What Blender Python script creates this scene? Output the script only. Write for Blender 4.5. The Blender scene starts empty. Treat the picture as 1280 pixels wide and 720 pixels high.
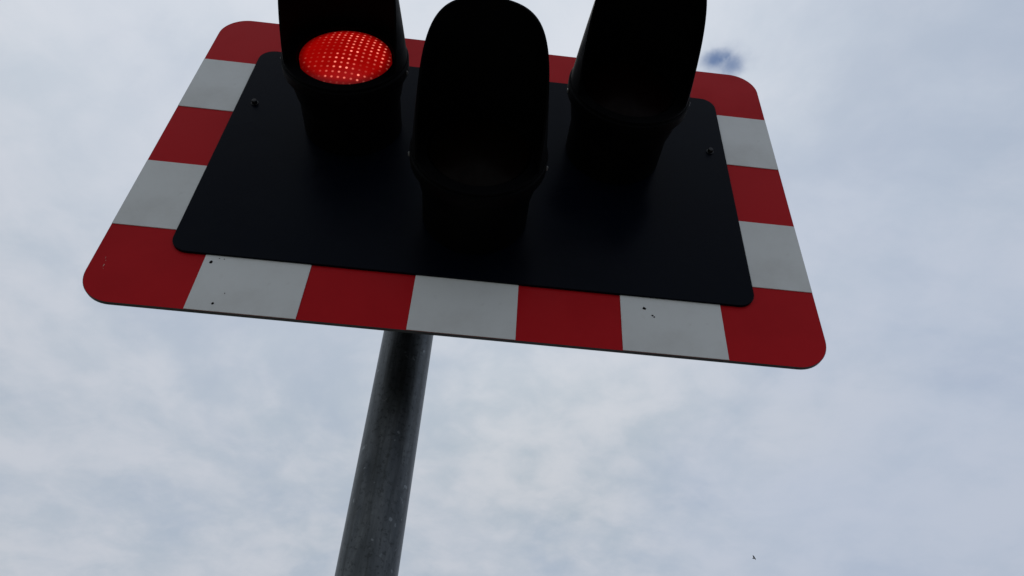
import bpy, bmesh, math, random
from mathutils import Vector, Matrix
random.seed(7)
sc = bpy.context.scene
col = sc.collection
R = math.radians
pi = math.pi
BZ = 2.10                      # height of the board's lower edge above the pavement
W, H, BD = 1.05, 0.682, 0.0955  # board width, height, border width

# ------------------------------------------------------------------ helpers
def node_mat(name):
    m = bpy.data.materials.new(name); m.use_nodes = True
    return m, m.node_tree, m.node_tree.nodes['Principled BSDF']

def nn(nt, typ, **kw):
    n = nt.nodes.new(typ)
    for k, v in kw.items(): setattr(n, k, v)
    return n

def math_n(nt, op, a, b=None, clamp=False):
    n = nt.nodes.new('ShaderNodeMath'); n.operation = op; n.use_clamp = clamp
    for i, v in enumerate((a, b)):
        if v is None: continue
        if isinstance(v, (int, float)): n.inputs[i].default_value = v
        else: nt.links.new(v, n.inputs[i])
    return n.outputs[0]

def mix_col(nt, fac, a, b):
    n = nt.nodes.new('ShaderNodeMix'); n.data_type = 'RGBA'
    for s, v in ((0, fac), (6, a), (7, b)):
        if isinstance(v, (int, float)): n.inputs[s].default_value = v
        elif isinstance(v, tuple): n.inputs[s].default_value = (*v, 1)
        else: nt.links.new(v, n.inputs[s])
    return n.outputs[2]

def noise(nt, vec, scale, detail=4, rough=.55, dist=0):
    n = nt.nodes.new('ShaderNodeTexNoise')
    n.inputs['Scale'].default_value = scale; n.inputs['Detail'].default_value = detail
    n.inputs['Roughness'].default_value = rough; n.inputs['Distortion'].default_value = dist
    if vec is not None: nt.links.new(vec, n.inputs['Vector'])
    return n.outputs[0]

def ramp(nt, v, lo, hi, a=0.0, b=1.0, smooth=True):
    n = nt.nodes.new('ShaderNodeMapRange')
    if smooth: n.interpolation_type = 'SMOOTHSTEP'
    n.inputs[1].default_value = lo; n.inputs[2].default_value = hi
    n.inputs[3].default_value = a; n.inputs[4].default_value = b
    nt.links.new(v, n.inputs[0]); return n.outputs[0]

def weathered(name, base, dirt, amount, scale, rough, spec, stretch=(1, 1, 1), bump=0.0, rough_var=.1):
    """painted / plastic / metal surface with blotchy wear"""
    m, nt, b = node_mat(name)
    tc = nn(nt, 'ShaderNodeTexCoord'); mp = nn(nt, 'ShaderNodeMapping')
    mp.inputs['Scale'].default_value = stretch
    nt.links.new(tc.outputs['Object'], mp.inputs['Vector'])
    n1 = noise(nt, mp.outputs[0], scale, 6, .62, .3)
    n2 = noise(nt, mp.outputs[0], scale * 9, 3, .6)
    f = ramp(nt, n1, .42, .72, 0, amount)
    c = mix_col(nt, f, base, dirt)
    f2 = ramp(nt, n2, .6, .78, 0, amount * .5)
    c = mix_col(nt, f2, c, dirt)
    nt.links.new(c, b.inputs['Base Color'])
    nt.links.new(ramp(nt, n1, .3, .7, rough - rough_var, rough + rough_var), b.inputs['Roughness'])
    b.inputs['Specular IOR Level'].default_value = spec
    if bump:
        bp = nn(nt, 'ShaderNodeBump'); bp.inputs['Strength'].default_value = bump
        bp.inputs['Distance'].default_value = .001
        nt.links.new(n2, bp.inputs['Height']); nt.links.new(bp.outputs[0], b.inputs['Normal'])
    return m

def build(name, bm, mats, parent=None, loc=(0, 0, 0), smooth=False):
    bmesh.ops.recalc_face_normals(bm, faces=bm.faces)
    me = bpy.data.meshes.new(name); bm.to_mesh(me); bm.free()
    for m in (mats if isinstance(mats, (list, tuple)) else [mats]): me.materials.append(m)
    if smooth:
        for p in me.polygons: p.use_smooth = True
        me.set_sharp_from_angle(angle=R(38))
    o = bpy.data.objects.new(name, me); col.objects.link(o)
    o.location = loc
    if parent: o.parent = parent
    return o

def rrect(x0, x1, z0, z1, r, seg=10):
    pts = []
    for cx, cz, a0 in ((x1 - r, z1 - r, 0), (x0 + r, z1 - r, 90), (x0 + r, z0 + r, 180), (x1 - r, z0 + r, 270)):
        for i in range(seg + 1):
            a = R(a0 + 90 * i / seg); pts.append((cx + r * math.cos(a), cz + r * math.sin(a)))
    return pts

def slab(bm, pts, yf, yb, bev=.0, mi=0):
    """extruded outline in the x-z plane, front face at yf, back at yb"""
    n = len(pts)
    cx = sum(p[0] for p in pts) / n; cz = sum(p[1] for p in pts) / n
    rings = []
    def inset(p, d):
        v = Vector((p[0] - cx, p[1] - cz)); L = v.length
        return (p[0] - d * (1 if v.x > 0 else -1) * min(1, abs(v.x) / L * 1.4), p[1] - d * (1 if v.y > 0 else -1) * min(1, abs(v.y) / L * 1.4))
    lay = [(yf, bev), (yf + bev, 0), (yb, 0)] if bev else [(yf, 0), (yb, 0)]
    for y, d in lay:
        rings.append([bm.verts.new((*(inset(p, d) if d else p)[:1], y, (inset(p, d) if d else p)[1])) for p in pts])
    fs = [bm.faces.new(rings[0]), bm.faces.new(rings[-1][::-1])]
    for a, b in zip(rings, rings[1:]):
        for i in range(n): fs.append(bm.faces.new((a[i], a[(i + 1) % n], b[(i + 1) % n], b[i])))
    for f in fs: f.material_index = mi

def lathe(bm, prof, seg=64, ax='y', closed=False):
    """prof: list of (radius, position along the axis)"""
    rings = []
    for r, t in prof:
        ring = []
        if r < 1e-6:
            ring = [bm.verts.new((0, t, 0) if ax == 'y' else (0, 0, t))] * seg
        else:
            for i in range(seg):
                a = 2 * pi * i / seg
                ring.append(bm.verts.new((r * math.sin(a), t, r * math.cos(a)) if ax == 'y' else (r * math.cos(a), r * math.sin(a), t)))
        rings.append(ring)
    pairs = list(zip(rings, rings[1:])) + ([(rings[-1], rings[0])] if closed else [])
    for a, b in pairs:
        for i in range(seg):
            j = (i + 1) % seg
            vs = []
            for v in (a[i], a[j], b[j], b[i]):
                if v not in vs: vs.append(v)
            if len(vs) > 2: bm.faces.new(vs)

def tagged(o, label=None, cat=None, kind=None, group=None):
    if label: o['label'] = label
    if cat: o['category'] = cat
    if kind: o['kind'] = kind
    if group: o['group'] = group
    return o

# ------------------------------------------------------------------ materials
m_red = weathered('red_reflective_sheet', (.47, .006, .011), (.38, .005, .009), .55, 5, .38, .07)
m_white = weathered('white_reflective_sheet', (.705, .71, .705), (.56, .55, .535), .6, 7, .48, .08, bump=.03)
m_black = weathered('black_board_paint', (.0015, .0028, .0070), (.005, .007, .011), .35, 6, .30, .045, bump=.04)
m_hood = weathered('black_hood_plastic', (.0012, .0012, .0018), (.004, .004, .0045), .35, 14, .62, .045)
m_edge = weathered('dark_metal_edge', (.05, .05, .055), (.03, .03, .03), .5, 20, .55, .3)
m_screw = weathered('screw_metal', (.003, .003, .005), (.008, .008, .008), .5, 60, .25, .22)
m_zinc = weathered('bright_screw_head', (.10, .10, .10), (.20, .20, .19), .5, 60, .35, .5)
m_dirt = weathered('dirt', (.012, .011, .012), (.03, .025, .02), .4, 200, .9, .05)
m_scratch = weathered('bare_scratch', (.55, .40, .35), (.40, .12, .10), .6, 300, .6, .3)

def galvanised():
    m, nt, b = node_mat('weathered_galvanised_steel')
    tc = nn(nt, 'ShaderNodeTexCoord'); mp = nn(nt, 'ShaderNodeMapping')
    mp.inputs['Scale'].default_value = (1, 1, .22)
    nt.links.new(tc.outputs['Object'], mp.inputs['Vector'])
    a = noise(nt, mp.outputs[0], 34, 6, .65, .4)
    s = noise(nt, tc.outputs['Object'], 150, 4, .7)
    v = nn(nt, 'ShaderNodeTexVoronoi'); v.inputs['Scale'].default_value = 95
    nt.links.new(tc.outputs['Object'], v.inputs['Vector'])
    c = mix_col(nt, ramp(nt, a, .35, .68), (.062, .068, .072), (.135, .143, .147))
    c = mix_col(nt, ramp(nt, s, .50, .68, 0, .65), c, (.028, .030, .030))
    st = nn(nt, 'ShaderNodeMapping'); st.inputs['Scale'].default_value = (1, 1, .05); nt.links.new(tc.outputs['Object'], st.inputs['Vector'])
    c = mix_col(nt, ramp(nt, noise(nt, st.outputs[0], 120, 3, .6), .45, .65, 0, .5), c, (.035, .036, .034))
    fl = noise(nt, tc.outputs['Object'], 62, 2, .5)
    c = mix_col(nt, ramp(nt, fl, .68, .74, 0, .5), c, (.30, .32, .33))
    c = mix_col(nt, ramp(nt, v.outputs['Distance'], .2, .6, 0, .18), c, (.05, .055, .06))
    nt.links.new(c, b.inputs['Base Color'])
    nt.links.new(ramp(nt, a, .3, .7, .34, .48), b.inputs['Roughness'])
    b.inputs['Metallic'].default_value = .88
    b.inputs['Specular IOR Level'].default_value = .3
    bp = nn(nt, 'ShaderNodeBump'); bp.inputs['Strength'].default_value = .10; bp.inputs['Distance'].default_value = .001
    nt.links.new(s, bp.inputs['Height']); nt.links.new(bp.outputs[0], b.inputs['Normal'])
    return m
m_steel = galvanised()

def lit_lens():
    """LED lens: a square grid of diodes of uneven output behind red plastic (it gives off light)"""
    m, nt, b = node_mat('lit_red_led_lens')
    tc = nn(nt, 'ShaderNodeTexCoord'); sp = nn(nt, 'ShaderNodeSeparateXYZ')
    nt.links.new(tc.outputs['Object'], sp.inputs[0])
    P = .0096
    cx = math_n(nt, 'MULTIPLY', sp.outputs[0], 1 / P); cz = math_n(nt, 'MULTIPLY', sp.outputs[2], 1 / P)
    fx = math_n(nt, 'SUBTRACT', math_n(nt, 'FRACT', math_n(nt, 'ADD', cx, 50.5)), .5)
    fz = math_n(nt, 'SUBTRACT', math_n(nt, 'FRACT', math_n(nt, 'ADD', cz, 50.5)), .5)
    d = math_n(nt, 'SQRT', math_n(nt, 'ADD', math_n(nt, 'MULTIPLY', fx, fx), math_n(nt, 'MULTIPLY', fz, fz)))
    core = ramp(nt, d, .06, .26, 1, 0)
    # one value per diode
    cb = nn(nt, 'ShaderNodeCombineXYZ')
    nt.links.new(math_n(nt, 'FLOOR', math_n(nt, 'ADD', cx, 50.5)), cb.inputs[0])
    nt.links.new(math_n(nt, 'FLOOR', math_n(nt, 'ADD', cz, 50.5)), cb.inputs[2])
    wn = nn(nt, 'ShaderNodeTexWhiteNoise'); nt.links.new(cb.outputs[0], wn.inputs['Vector'])
    each = ramp(nt, wn.outputs['Value'], 0, 1, .45, 1.0, False)
    big = nn(nt, 'ShaderNodeMapping'); big.inputs['Location'].default_value = (.31, 0, .17)
    nt.links.new(tc.outputs['Object'], big.inputs['Vector'])
    area = ramp(nt, noise(nt, big.outputs[0], 26, 3, .55), .38, .60, .12, 1.0)
    side = ramp(nt, sp.outputs[0], -.046, .002, .16, 1.0)
    k = math_n(nt, 'MULTIPLY', math_n(nt, 'MULTIPLY', core, each), math_n(nt, 'MULTIPLY', area, side))
    base_n = noise(nt, tc.outputs['Object'], 60, 3, .6)
    c0 = mix_col(nt, base_n, (.23, .0005, .0003), (.37, .0015, .0008))
    k = math_n(nt, 'MULTIPLY', k, math_n(nt, 'ADD', math_n(nt, 'MULTIPLY', each, .6), .4))
    c = mix_col(nt, k, c0, (2.1, .50, .36))
    b.inputs['Base Color'].default_value = (.12, .004, .004, 1)
    b.inputs['Roughness'].default_value = .3
    b.inputs['Specular IOR Level'].default_value = .15
    r2 = math_n(nt, 'ADD', math_n(nt, 'MULTIPLY', sp.outputs[0], sp.outputs[0]), math_n(nt, 'MULTIPLY', sp.outputs[2], sp.outputs[2]))
    c = mix_col(nt, ramp(nt, math_n(nt, 'SQRT', r2), .056, .0705, 0, .85), c, (.07, .0, .0))      # no diodes under the rim
    nt.links.new(c, b.inputs['Emission Color']); b.inputs['Emission Strength'].default_value = 1.0
    return m
m_lit = lit_lens()
m_dark_red = weathered('unlit_red_lens', (.004, .001, .001), (.002, .001, .001), .4, 30, .35, .04)
m_dark_amber = weathered('unlit_amber_lens', (.004, .002, .001), (.002, .001, .001), .4, 30, .35, .04)

# ------------------------------------------------------------------ ground (below the frame)
def sheet(name, x0, x1, y0, y1, z, mat):
    bm = bmesh.new()
    bm.faces.new([bm.verts.new(p) for p in ((x0, y0, z), (x1, y0, z), (x1, y1, z), (x0, y1, z))])
    o = build(name, bm, mat); o['kind'] = 'structure'; return o
m_grass = weathered('grass_ground', (.075, .095, .035), (.15, .14, .07), .8, .6, .9, .1, bump=.6)
m_asph = weathered('asphalt', (.10, .10, .10), (.14, .138, .132), .6, 3, .85, .2, bump=.6)
m_pave = weathered('pavement_concrete', (.30, .29, .275), (.22, .215, .205), .6, 4, .85, .2, bump=.6)
m_kerb = weathered('kerb_concrete', (.28, .27, .25), (.16, .155, .15), .6, 8, .85, .2, bump=.4)
m_line = weathered('road_paint', (.70, .70, .68), (.35, .34, .33), .5, 9, .7, .2)
sheet('ground', -3000, 3000, -3000, 3000, -.13, m_grass)
sheet('road', .9, 7.2, -200, 200, -.126, m_asph)
bm = bmesh.new(); slab(bm, [(-1.6, -.2), (.75, -.2), (.75, 0), (-1.6, 0)], -200, 200)
build('pavement', bm, m_pave)['kind'] = 'structure'
bm = bmesh.new(); slab(bm, [(.753, -.2), (.9, -.2), (.9, .004), (.753, .004)], -200, 200)
build('kerb', bm, m_kerb)['kind'] = 'structure'
bm = bmesh.new()
for k in range(-12, 13):
    y = k * 6.0
    bm.faces.new([bm.verts.new(p) for p in ((4.0, y, -.122), (4.1, y, -.122), (4.1, y + 4, -.122), (4.0, y + 4, -.122))])
build('road_marking', bm, m_line)['kind'] = 'structure'

# ------------------------------------------------------------------ the crossing signal
PX, PY, PR = -.0965, .21, .0425
sig = bpy.data.objects.new('crossing_signal', None); col.objects.link(sig)
sig.location = (PX, PY, 0)
tagged(sig, 'level crossing signal with striped border and one glowing red lamp on a grey post', 'traffic signal')
def L(x, y, z): return (x - PX, y - PY, z + BZ)     # board coordinates -> the signal's own

# post: tapered collar at the base, tube, domed cap
bm = bmesh.new()
lathe(bm, [(0, -.15), (PR + .016, -.15), (PR + .016, .25), (PR + .012, .27), (PR, .29)] +
          [(PR, .29 + (BZ + .60 - .29) * i / 30) for i in range(1, 31)] +
          [(PR + .002, BZ + .602), (PR + .002, BZ + .63), (PR * .8, BZ + .645), (0, BZ + .652)], 72, 'z')
post = build('post', bm, m_steel, sig, smooth=True)

# brackets that clamp the board to the post, behind it
for z in (.17, .50):
    bm = bmesh.new()
    lathe(bm, [(PR + .001, -.022), (PR + .007, -.022), (PR + .007, .022), (PR + .001, .022)], 48, 'z', True)
    slab(bm, [(-.25, -.018), (.42, -.018), (.42, .018), (-.25, .018)], -PY + .0065, -PY + .028)
    for sx in (-.034, .034): slab(bm, [(sx - .006, -.014), (sx + .006, -.014), (sx + .006, .014), (sx - .006, .014)], -PY + .0285, -.030)
    build('mounting_bracket', bm, m_edge, sig, (0, 0, z + BZ), smooth=True)

# red border board with white reflective panels
bm = bmesh.new()
slab(bm, rrect(-W / 2, W / 2, 0, H, .050, 14), 0, .0060, .0006)
for f in bm.faces:
    n = f.normal if f.normal.length else f.calc_center_median()
    f.normal_update()
    if abs(f.normal.y) < .9 or f.calc_center_median().y > .004: f.material_index = 1
# a scratch in the lower left corner
def fleck(bm, x, z, w, h, mi, y=-.0012, n=7, seed=0):
    rr = random.Random(seed); vs = []
    top = bm.verts.new((x, y - min(w, h) * .35, z))
    for i in range(n):
        a = 2 * pi * i / n; k = rr.uniform(.7, 1.15)
        vs.append(bm.verts.new((x + w * k * math.cos(a), y + .0011, z + h * k * math.sin(a))))
    for i in range(n):
        f = bm.faces.new((vs[i], vs[(i + 1) % n], top)); f.material_index = mi
    f = bm.faces.new(vs[::-1]); f.material_index = mi
fleck(bm, -.5075, .0735, .0007, .0040, 2, -.0004, seed=1)
fleck(bm, -.5055, .0690, .0006, .0022, 2, -.0004, seed=2)
fleck(bm, -.5045, .0600, .0013, .0055, 2, -.0004, seed=3)
fleck(bm, -.5030, .0545, .0005, .0026, 2, -.0004, seed=4)
board = build('border_board', bm, [m_red, m_edge, m_scratch], sig, L(0, 0, 0))
s = W / 7; t = H / 5; eps = .0008
cells = []
for k in (1, 3, 5):
    cells += [(-W / 2 + k * s, -W / 2 + (k + 1) * s, eps, BD + .004)]
    cells += [(-W / 2 + k * s, -W / 2 + (k + 1) * s, H - BD - .004, H - eps)]
for k in (1, 3):
    cells += [(-W / 2 + eps, -W / 2 + BD + .004, k * t, (k + 1) * t)]
    cells += [(W / 2 - BD - .004, W / 2 - eps, k * t, (k + 1) * t)]
specks = [(-.3642, .0832, .0027, .0032), (-.3396, .0130, .0023, .0023), (-.3546, .0905, .0012, .0007), (-.3476, .0902, .0012, .0007), (-.329, .0315, .0008, .0012),
          (.2598, .0756, .0029, .0032), (.2712, .0640, .0022, .0017), (.2735, .0618, .0016, .0014)]
for x0, x1, z0, z1 in cells:
    bm = bmesh.new(); cx, cz = (x0 + x1) / 2, (z0 + z1) / 2
    slab(bm, [(x1 - cx, z1 - cz), (x0 - cx, z1 - cz), (x0 - cx, z0 - cz), (x1 - cx, z0 - cz)], -.0012, -.0002, .0003)
    for q, (sx, sz, w, h) in enumerate(specks):
        if x0 < sx < x1 and z0 < sz < z1: fleck(bm, sx - cx, sz - cz, w, h, 1, -.0022, seed=q + 10)
    build('white_panel', bm, [m_white, m_dirt], board, (cx, 0, cz))

# black board in front of it
bm = bmesh.new()
slab(bm, rrect(-W / 2 + BD, W / 2 - BD, BD, H - BD, .026, 8), -.0045, -.0002, .0008)
black = build('black_board', bm, m_black, sig, L(0, 0, 0))
for x, z in ((-.400, .432), (.402, .433)):
    bm = bmesh.new()
    lathe(bm, [(.0064, 0), (.0064, -.0012), (.0050, -.0016), (.0048, -.0055), (.0038, -.0070), (0, -.0074)], 20)
    build('bolt', bm, m_screw, black, (x, -.0046, z), smooth=True)

# lamps
FD = .141                         # the flange's front, ahead of the board
def make_lamp(x, z, lens_mat, label, lens_name='lens'):
    bm = bmesh.new()
    lathe(bm, [(.081, -.006), (.081, -.070), (.084, -.078), (.090, -FD + .030), (.0955, -FD + .022), (.0975, -FD + .018), (.0975, -FD + .002), (.0955, -FD),
               (.0745, -FD), (.0735, -FD + .006), (.0735, -.050), (0, -.050)], 96)
    lamp = build('signal_lamp', bm, m_hood, sig, L(x, 0, z), smooth=True)
    lamp['label'] = label
    # domed lens in the flange
    bm = bmesh.new(); r = .0705; hgt = .012
    Rs = (r * r + hgt * hgt) / (2 * hgt)
    prof = [(r, .010)] + [(r * math.cos(pi / 2 * i / 14), -(math.sqrt(Rs * Rs - (r * math.cos(pi / 2 * i / 14)) ** 2) - (Rs - hgt))) for i in range(15)]
    prof[-1] = (0, -hgt)
    lathe(bm, prof, 72)
    build('lens', bm, lens_mat, lamp, (0, -FD + .004, 0), smooth=True)
    # cowl hood: full round at the flange, lower part cut away, tapering forward
    bm = bmesh.new(); n = 96; m = 26
    def end(a):                    # reach ahead of the board against the angle from the top
        q = min(1, a / R(116)) ** 4.2
        return HL * (1 - q) + (FD + .004) * q
    def rad(y):
        q = (y - FD) / (HL - FD)
        return HR0 + (HR1 - HR0) * (q ** 1.15)
    outer, inner = [], []
    for i in range(n):
        a = -pi + 2 * pi * i / n; e = end(abs(a)); ro, ri = [], []
        for k in range(m + 1):
            y = FD - .012 + (e - FD + .012) * k / m
            rr = rad(max(y, FD))
            ro.append(bm.verts.new((rr * math.sin(a), -y, rr * math.cos(a))))
            ri.append(bm.verts.new(((rr - .0028) * math.sin(a), -y, (rr - .0028) * math.cos(a))))
        outer.append(ro); inner.append(ri)
    for i in range(n):
        j = (i + 1) % n
        for k in range(m):
            bm.faces.new((outer[i][k], outer[j][k], outer[j][k + 1], outer[i][k + 1]))
            bm.faces.new((inner[i][k], inner[i][k + 1], inner[j][k + 1], inner[j][k]))
        bm.faces.new((outer[i][m], outer[j][m], inner[j][m], inner[i][m]))
        bm.faces.new((outer[i][0], inner[i][0], inner[j][0], outer[j][0]))
    build('hood', bm, m_hood, lamp, (0, 0, 0), smooth=True)
    for a in (-98, 98):
        bm = bmesh.new()
        lathe(bm, [(.0019, .004), (.0019, -.0016), (.0013, -.0024), (0, -.0026)], 14)
        build('screw', bm, m_zinc, lamp, (.0978 * math.sin(R(a)), -FD + .010, .0978 * math.cos(R(a))), smooth=True)
    return lamp
HL, HR0, HR1 = .325, .0945, .0745
LX, LZ, AZ = .224, .405, .222
make_lamp(-LX, LZ, m_lit, 'lamp with glowing red lens in a black hood')
make_lamp(LX, LZ, m_dark_red, 'unlit lamp with black hood at the upper right of the board')
make_lamp(0, AZ, m_dark_amber, 'unlit lower middle lamp with black hood')

# ------------------------------------------------------------------ camera
cam = bpy.data.cameras.new('camera'); co = bpy.data.objects.new('camera', cam); col.objects.link(co)
Rm = ((0.9943517638622786, -0.09260113949708135, 0.05186134078301949),
      (0.0972649588724023, 0.599506252072161, -0.7944380287357815),
      (0.04247466868052403, 0.7949951463310243, 0.6051269452191432))
C = Vector((0.02326016, -0.73777058, -0.47584744)) * W + Vector((0, 0, BZ))
M = Matrix(((Rm[0][0], -Rm[1][0], -Rm[2][0]), (Rm[0][1], -Rm[1][1], -Rm[2][1]), (Rm[0][2], -Rm[1][2], -Rm[2][2]))).to_4x4()
M.translation = C
co.matrix_world = M
cam.sensor_width = 36; cam.lens = 836.4 / 1280 * 36
cam.clip_start = .02; cam.clip_end = 10000
sc.camera = co
FPX = 836.4
def ray(u, v):
    d = Vector(((u - 640) / FPX, (v - 360) / FPX, 1))
    return Vector([sum(Rm[i][j] * d[i] for i in range(3)) for j in range(3)]).normalized()

# ------------------------------------------------------------------ far bird
bpos = C + ray(942.5, 698) * 85
bm = bmesh.new()
prof = [(0, -.20), (.020, -.17), (.038, -.12), (.030, -.07), (.052, 0), (.046, .08), (.022, .15), (.030, .20), (0, .215)]
lathe(bm, prof, 14)
for sgn in (-1, 1):
    rows = []
    for q in range(9):
        u = q / 8; x = sgn * (.03 + .42 * u); z = .03 + .10 * math.sin(u * 2.2) ; c = .085 * (1 - u ** 2.2) + .008
        yc = -.03 + .05 * u * u
        rows.append([bm.verts.new((x, yc - c, z)), bm.verts.new((x, yc, z + .012 * (1 - u) + .003)), bm.verts.new((x, yc + c, z)), bm.verts.new((x, yc, z - .006 * (1 - u) - .002))])
    for a, b in zip(rows, rows[1:]):
        for i in range(4): bm.faces.new((a[i], a[(i + 1) % 4], b[(i + 1) % 4], b[i]))
    bm.faces.new(rows[0]); bm.faces.new(rows[-1][::-1])
m_bird = weathered('bird_feathers', (.05, .05, .055), (.09, .09, .09), .5, 12, .8, .1)
bird = build('bird', bm, m_bird, None, bpos, smooth=True)
bird.rotation_euler = (R(12), R(20), R(50))
tagged(bird, 'tiny dark bird flying alone far off in the pale cloudy sky', 'bird')

# ------------------------------------------------------------------ sky and sun
SUN_EL, SUN_AZ = 68, -12         # azimuth measured from +y (behind the board) towards +x
w = bpy.data.worlds.new('World'); sc.world = w; w.use_nodes = True
nt = w.node_tree; nt.nodes.clear()
out = nn(nt, 'ShaderNodeOutputWorld'); bg = nn(nt, 'ShaderNodeBackground')
bg.inputs['Strength'].default_value = .104
sky = nn(nt, 'ShaderNodeTexSky', sky_type='NISHITA', sun_disc=False)
sky.sun_elevation = R(SUN_EL); sky.sun_rotation = R(SUN_AZ)
sky.air_density = .8; sky.dust_density = .0; sky.ozone_density = 1.2
tc = nn(nt, 'ShaderNodeTexCoord'); sp = nn(nt, 'ShaderNodeSeparateXYZ')
nt.links.new(tc.outputs['Generated'], sp.inputs[0])
zz = math_n(nt, 'ADD', math_n(nt, 'MAXIMUM', sp.outputs[2], 0), .35)
cb = nn(nt, 'ShaderNodeCombineXYZ')
nt.links.new(math_n(nt, 'DIVIDE', sp.outputs[0], zz), cb.inputs[0])
nt.links.new(math_n(nt, 'DIVIDE', sp.outputs[1], zz), cb.inputs[1])
cb.inputs[2].default_value = 3.7
n1 = noise(nt, cb.outputs[0], 2.6, 7, .56, .35)
n2 = noise(nt, cb.outputs[0], 10, 6, .58, .25)
n3 = noise(nt, cb.outputs[0], 1.1, 3, .5)
sunv = Vector((math.cos(R(SUN_EL)) * math.sin(R(SUN_AZ)), math.cos(R(SUN_EL)) * math.cos(R(SUN_AZ)), math.sin(R(SUN_EL))))
dn = nn(nt, 'ShaderNodeVectorMath', operation='DOT_PRODUCT'); dn.inputs[1].default_value = sunv
nt.links.new(tc.outputs['Generated'], dn.inputs[0])
glow = ramp(nt, dn.outputs['Value'], .62, .97)
dim = ramp(nt, dn.outputs['Value'], -.1, .75, .85, 1.0)      # thicker cloud away from the sun       # cloud lit through from the hidden sun
thick = ramp(nt, math_n(nt, 'ADD', math_n(nt, 'MULTIPLY', n1, .55), math_n(nt, 'MULTIPLY', n2, .45)), .36, .64)
cl = mix_col(nt, thick, (4.0, 4.65, 5.3), (5.65, 5.9, 6.35))
cl = mix_col(nt, math_n(nt, 'MULTIPLY', glow, .60), cl, (7.5, 7.95, 8.7))
warm = ramp(nt, n3, .40, .65, 0, .35)
cl = mix_col(nt, warm, cl, (4.9, 5.35, 6.35))
east = ramp(nt, math_n(nt, 'ADD', sp.outputs[0], math_n(nt, 'MULTIPLY', math_n(nt, 'SUBTRACT', n3, .5), .8)), .05, .65, 0, .62)   # thinner cloud towards +x, the blue comes through
cl = mix_col(nt, east, cl, (4.5, 5.15, 6.45))
vm = nn(nt, 'ShaderNodeVectorMath', operation='SCALE'); nt.links.new(cl, vm.inputs[0]); nt.links.new(dim, vm.inputs['Scale']); cl = vm.outputs[0]
# thin places where the blue shows, and one small open gap
def dot(v):
    n = nn(nt, 'ShaderNodeVectorMath', operation='DOT_PRODUCT'); n.inputs[1].default_value = v
    nt.links.new(tc.outputs['Generated'], n.inputs[0]); return n.outputs['Value']
wob = noise(nt, tc.outputs['Generated'], 45, 3, .55, .2)
gap = None
for gd, ax, az, top in ((ray(894, 73), .021, .0115, .62), (ray(914, 83), .017, .017, .55), (ray(905, 79), .040, .024, .30)):
    gx = Vector((0, 0, 1)).cross(gd).normalized() * -1; gz = gd.cross(gx).normalized()
    dx = math_n(nt, 'DIVIDE', dot(gx), ax); dz = math_n(nt, 'DIVIDE', dot(gz), az)
    dd = math_n(nt, 'SQRT', math_n(nt, 'ADD', math_n(nt, 'MULTIPLY', dx, dx), math_n(nt, 'MULTIPLY', dz, dz)))
    dd = math_n(nt, 'ADD', dd, math_n(nt, 'MULTIPLY', math_n(nt, 'SUBTRACT', wob, .5), .9))
    g = math_n(nt, 'MULTIPLY', ramp(nt, dd, .1, 1.35, top, 0), ramp(nt, dot(gd), .90, .95))
    gap = g if gap is None else math_n(nt, 'ADD', gap, g, True)
cover = math_n(nt, 'SUBTRACT', ramp(nt, n1, .28, .52, .86, 1.0), gap, True)
hz = mix_col(nt, .45, sky.outputs[0], (1.25, 1.9, 3.5))     # the gap is still veiled by a grey layer above
fin = mix_col(nt, cover, hz, cl)
nt.links.new(fin, bg.inputs['Color']); nt.links.new(bg.outputs[0], out.inputs['Surface'])

sun = bpy.data.lights.new('sun', 'SUN'); sun.energy = .6; sun.angle = R(14); sun.color = (1, .96, .90)
so = bpy.data.objects.new('sun', sun); col.objects.link(so)
so.rotation_euler = (-sunv).to_track_quat('-Z', 'Y').to_euler(); so.location = (0, 0, 20)

vs = sc.view_settings
sc.display_settings.display_device = 'sRGB'
vs.view_transform = 'Standard'; vs.look = 'None'; vs.gamma = 1; vs.use_curve_mapping = False; vs.exposure = 0
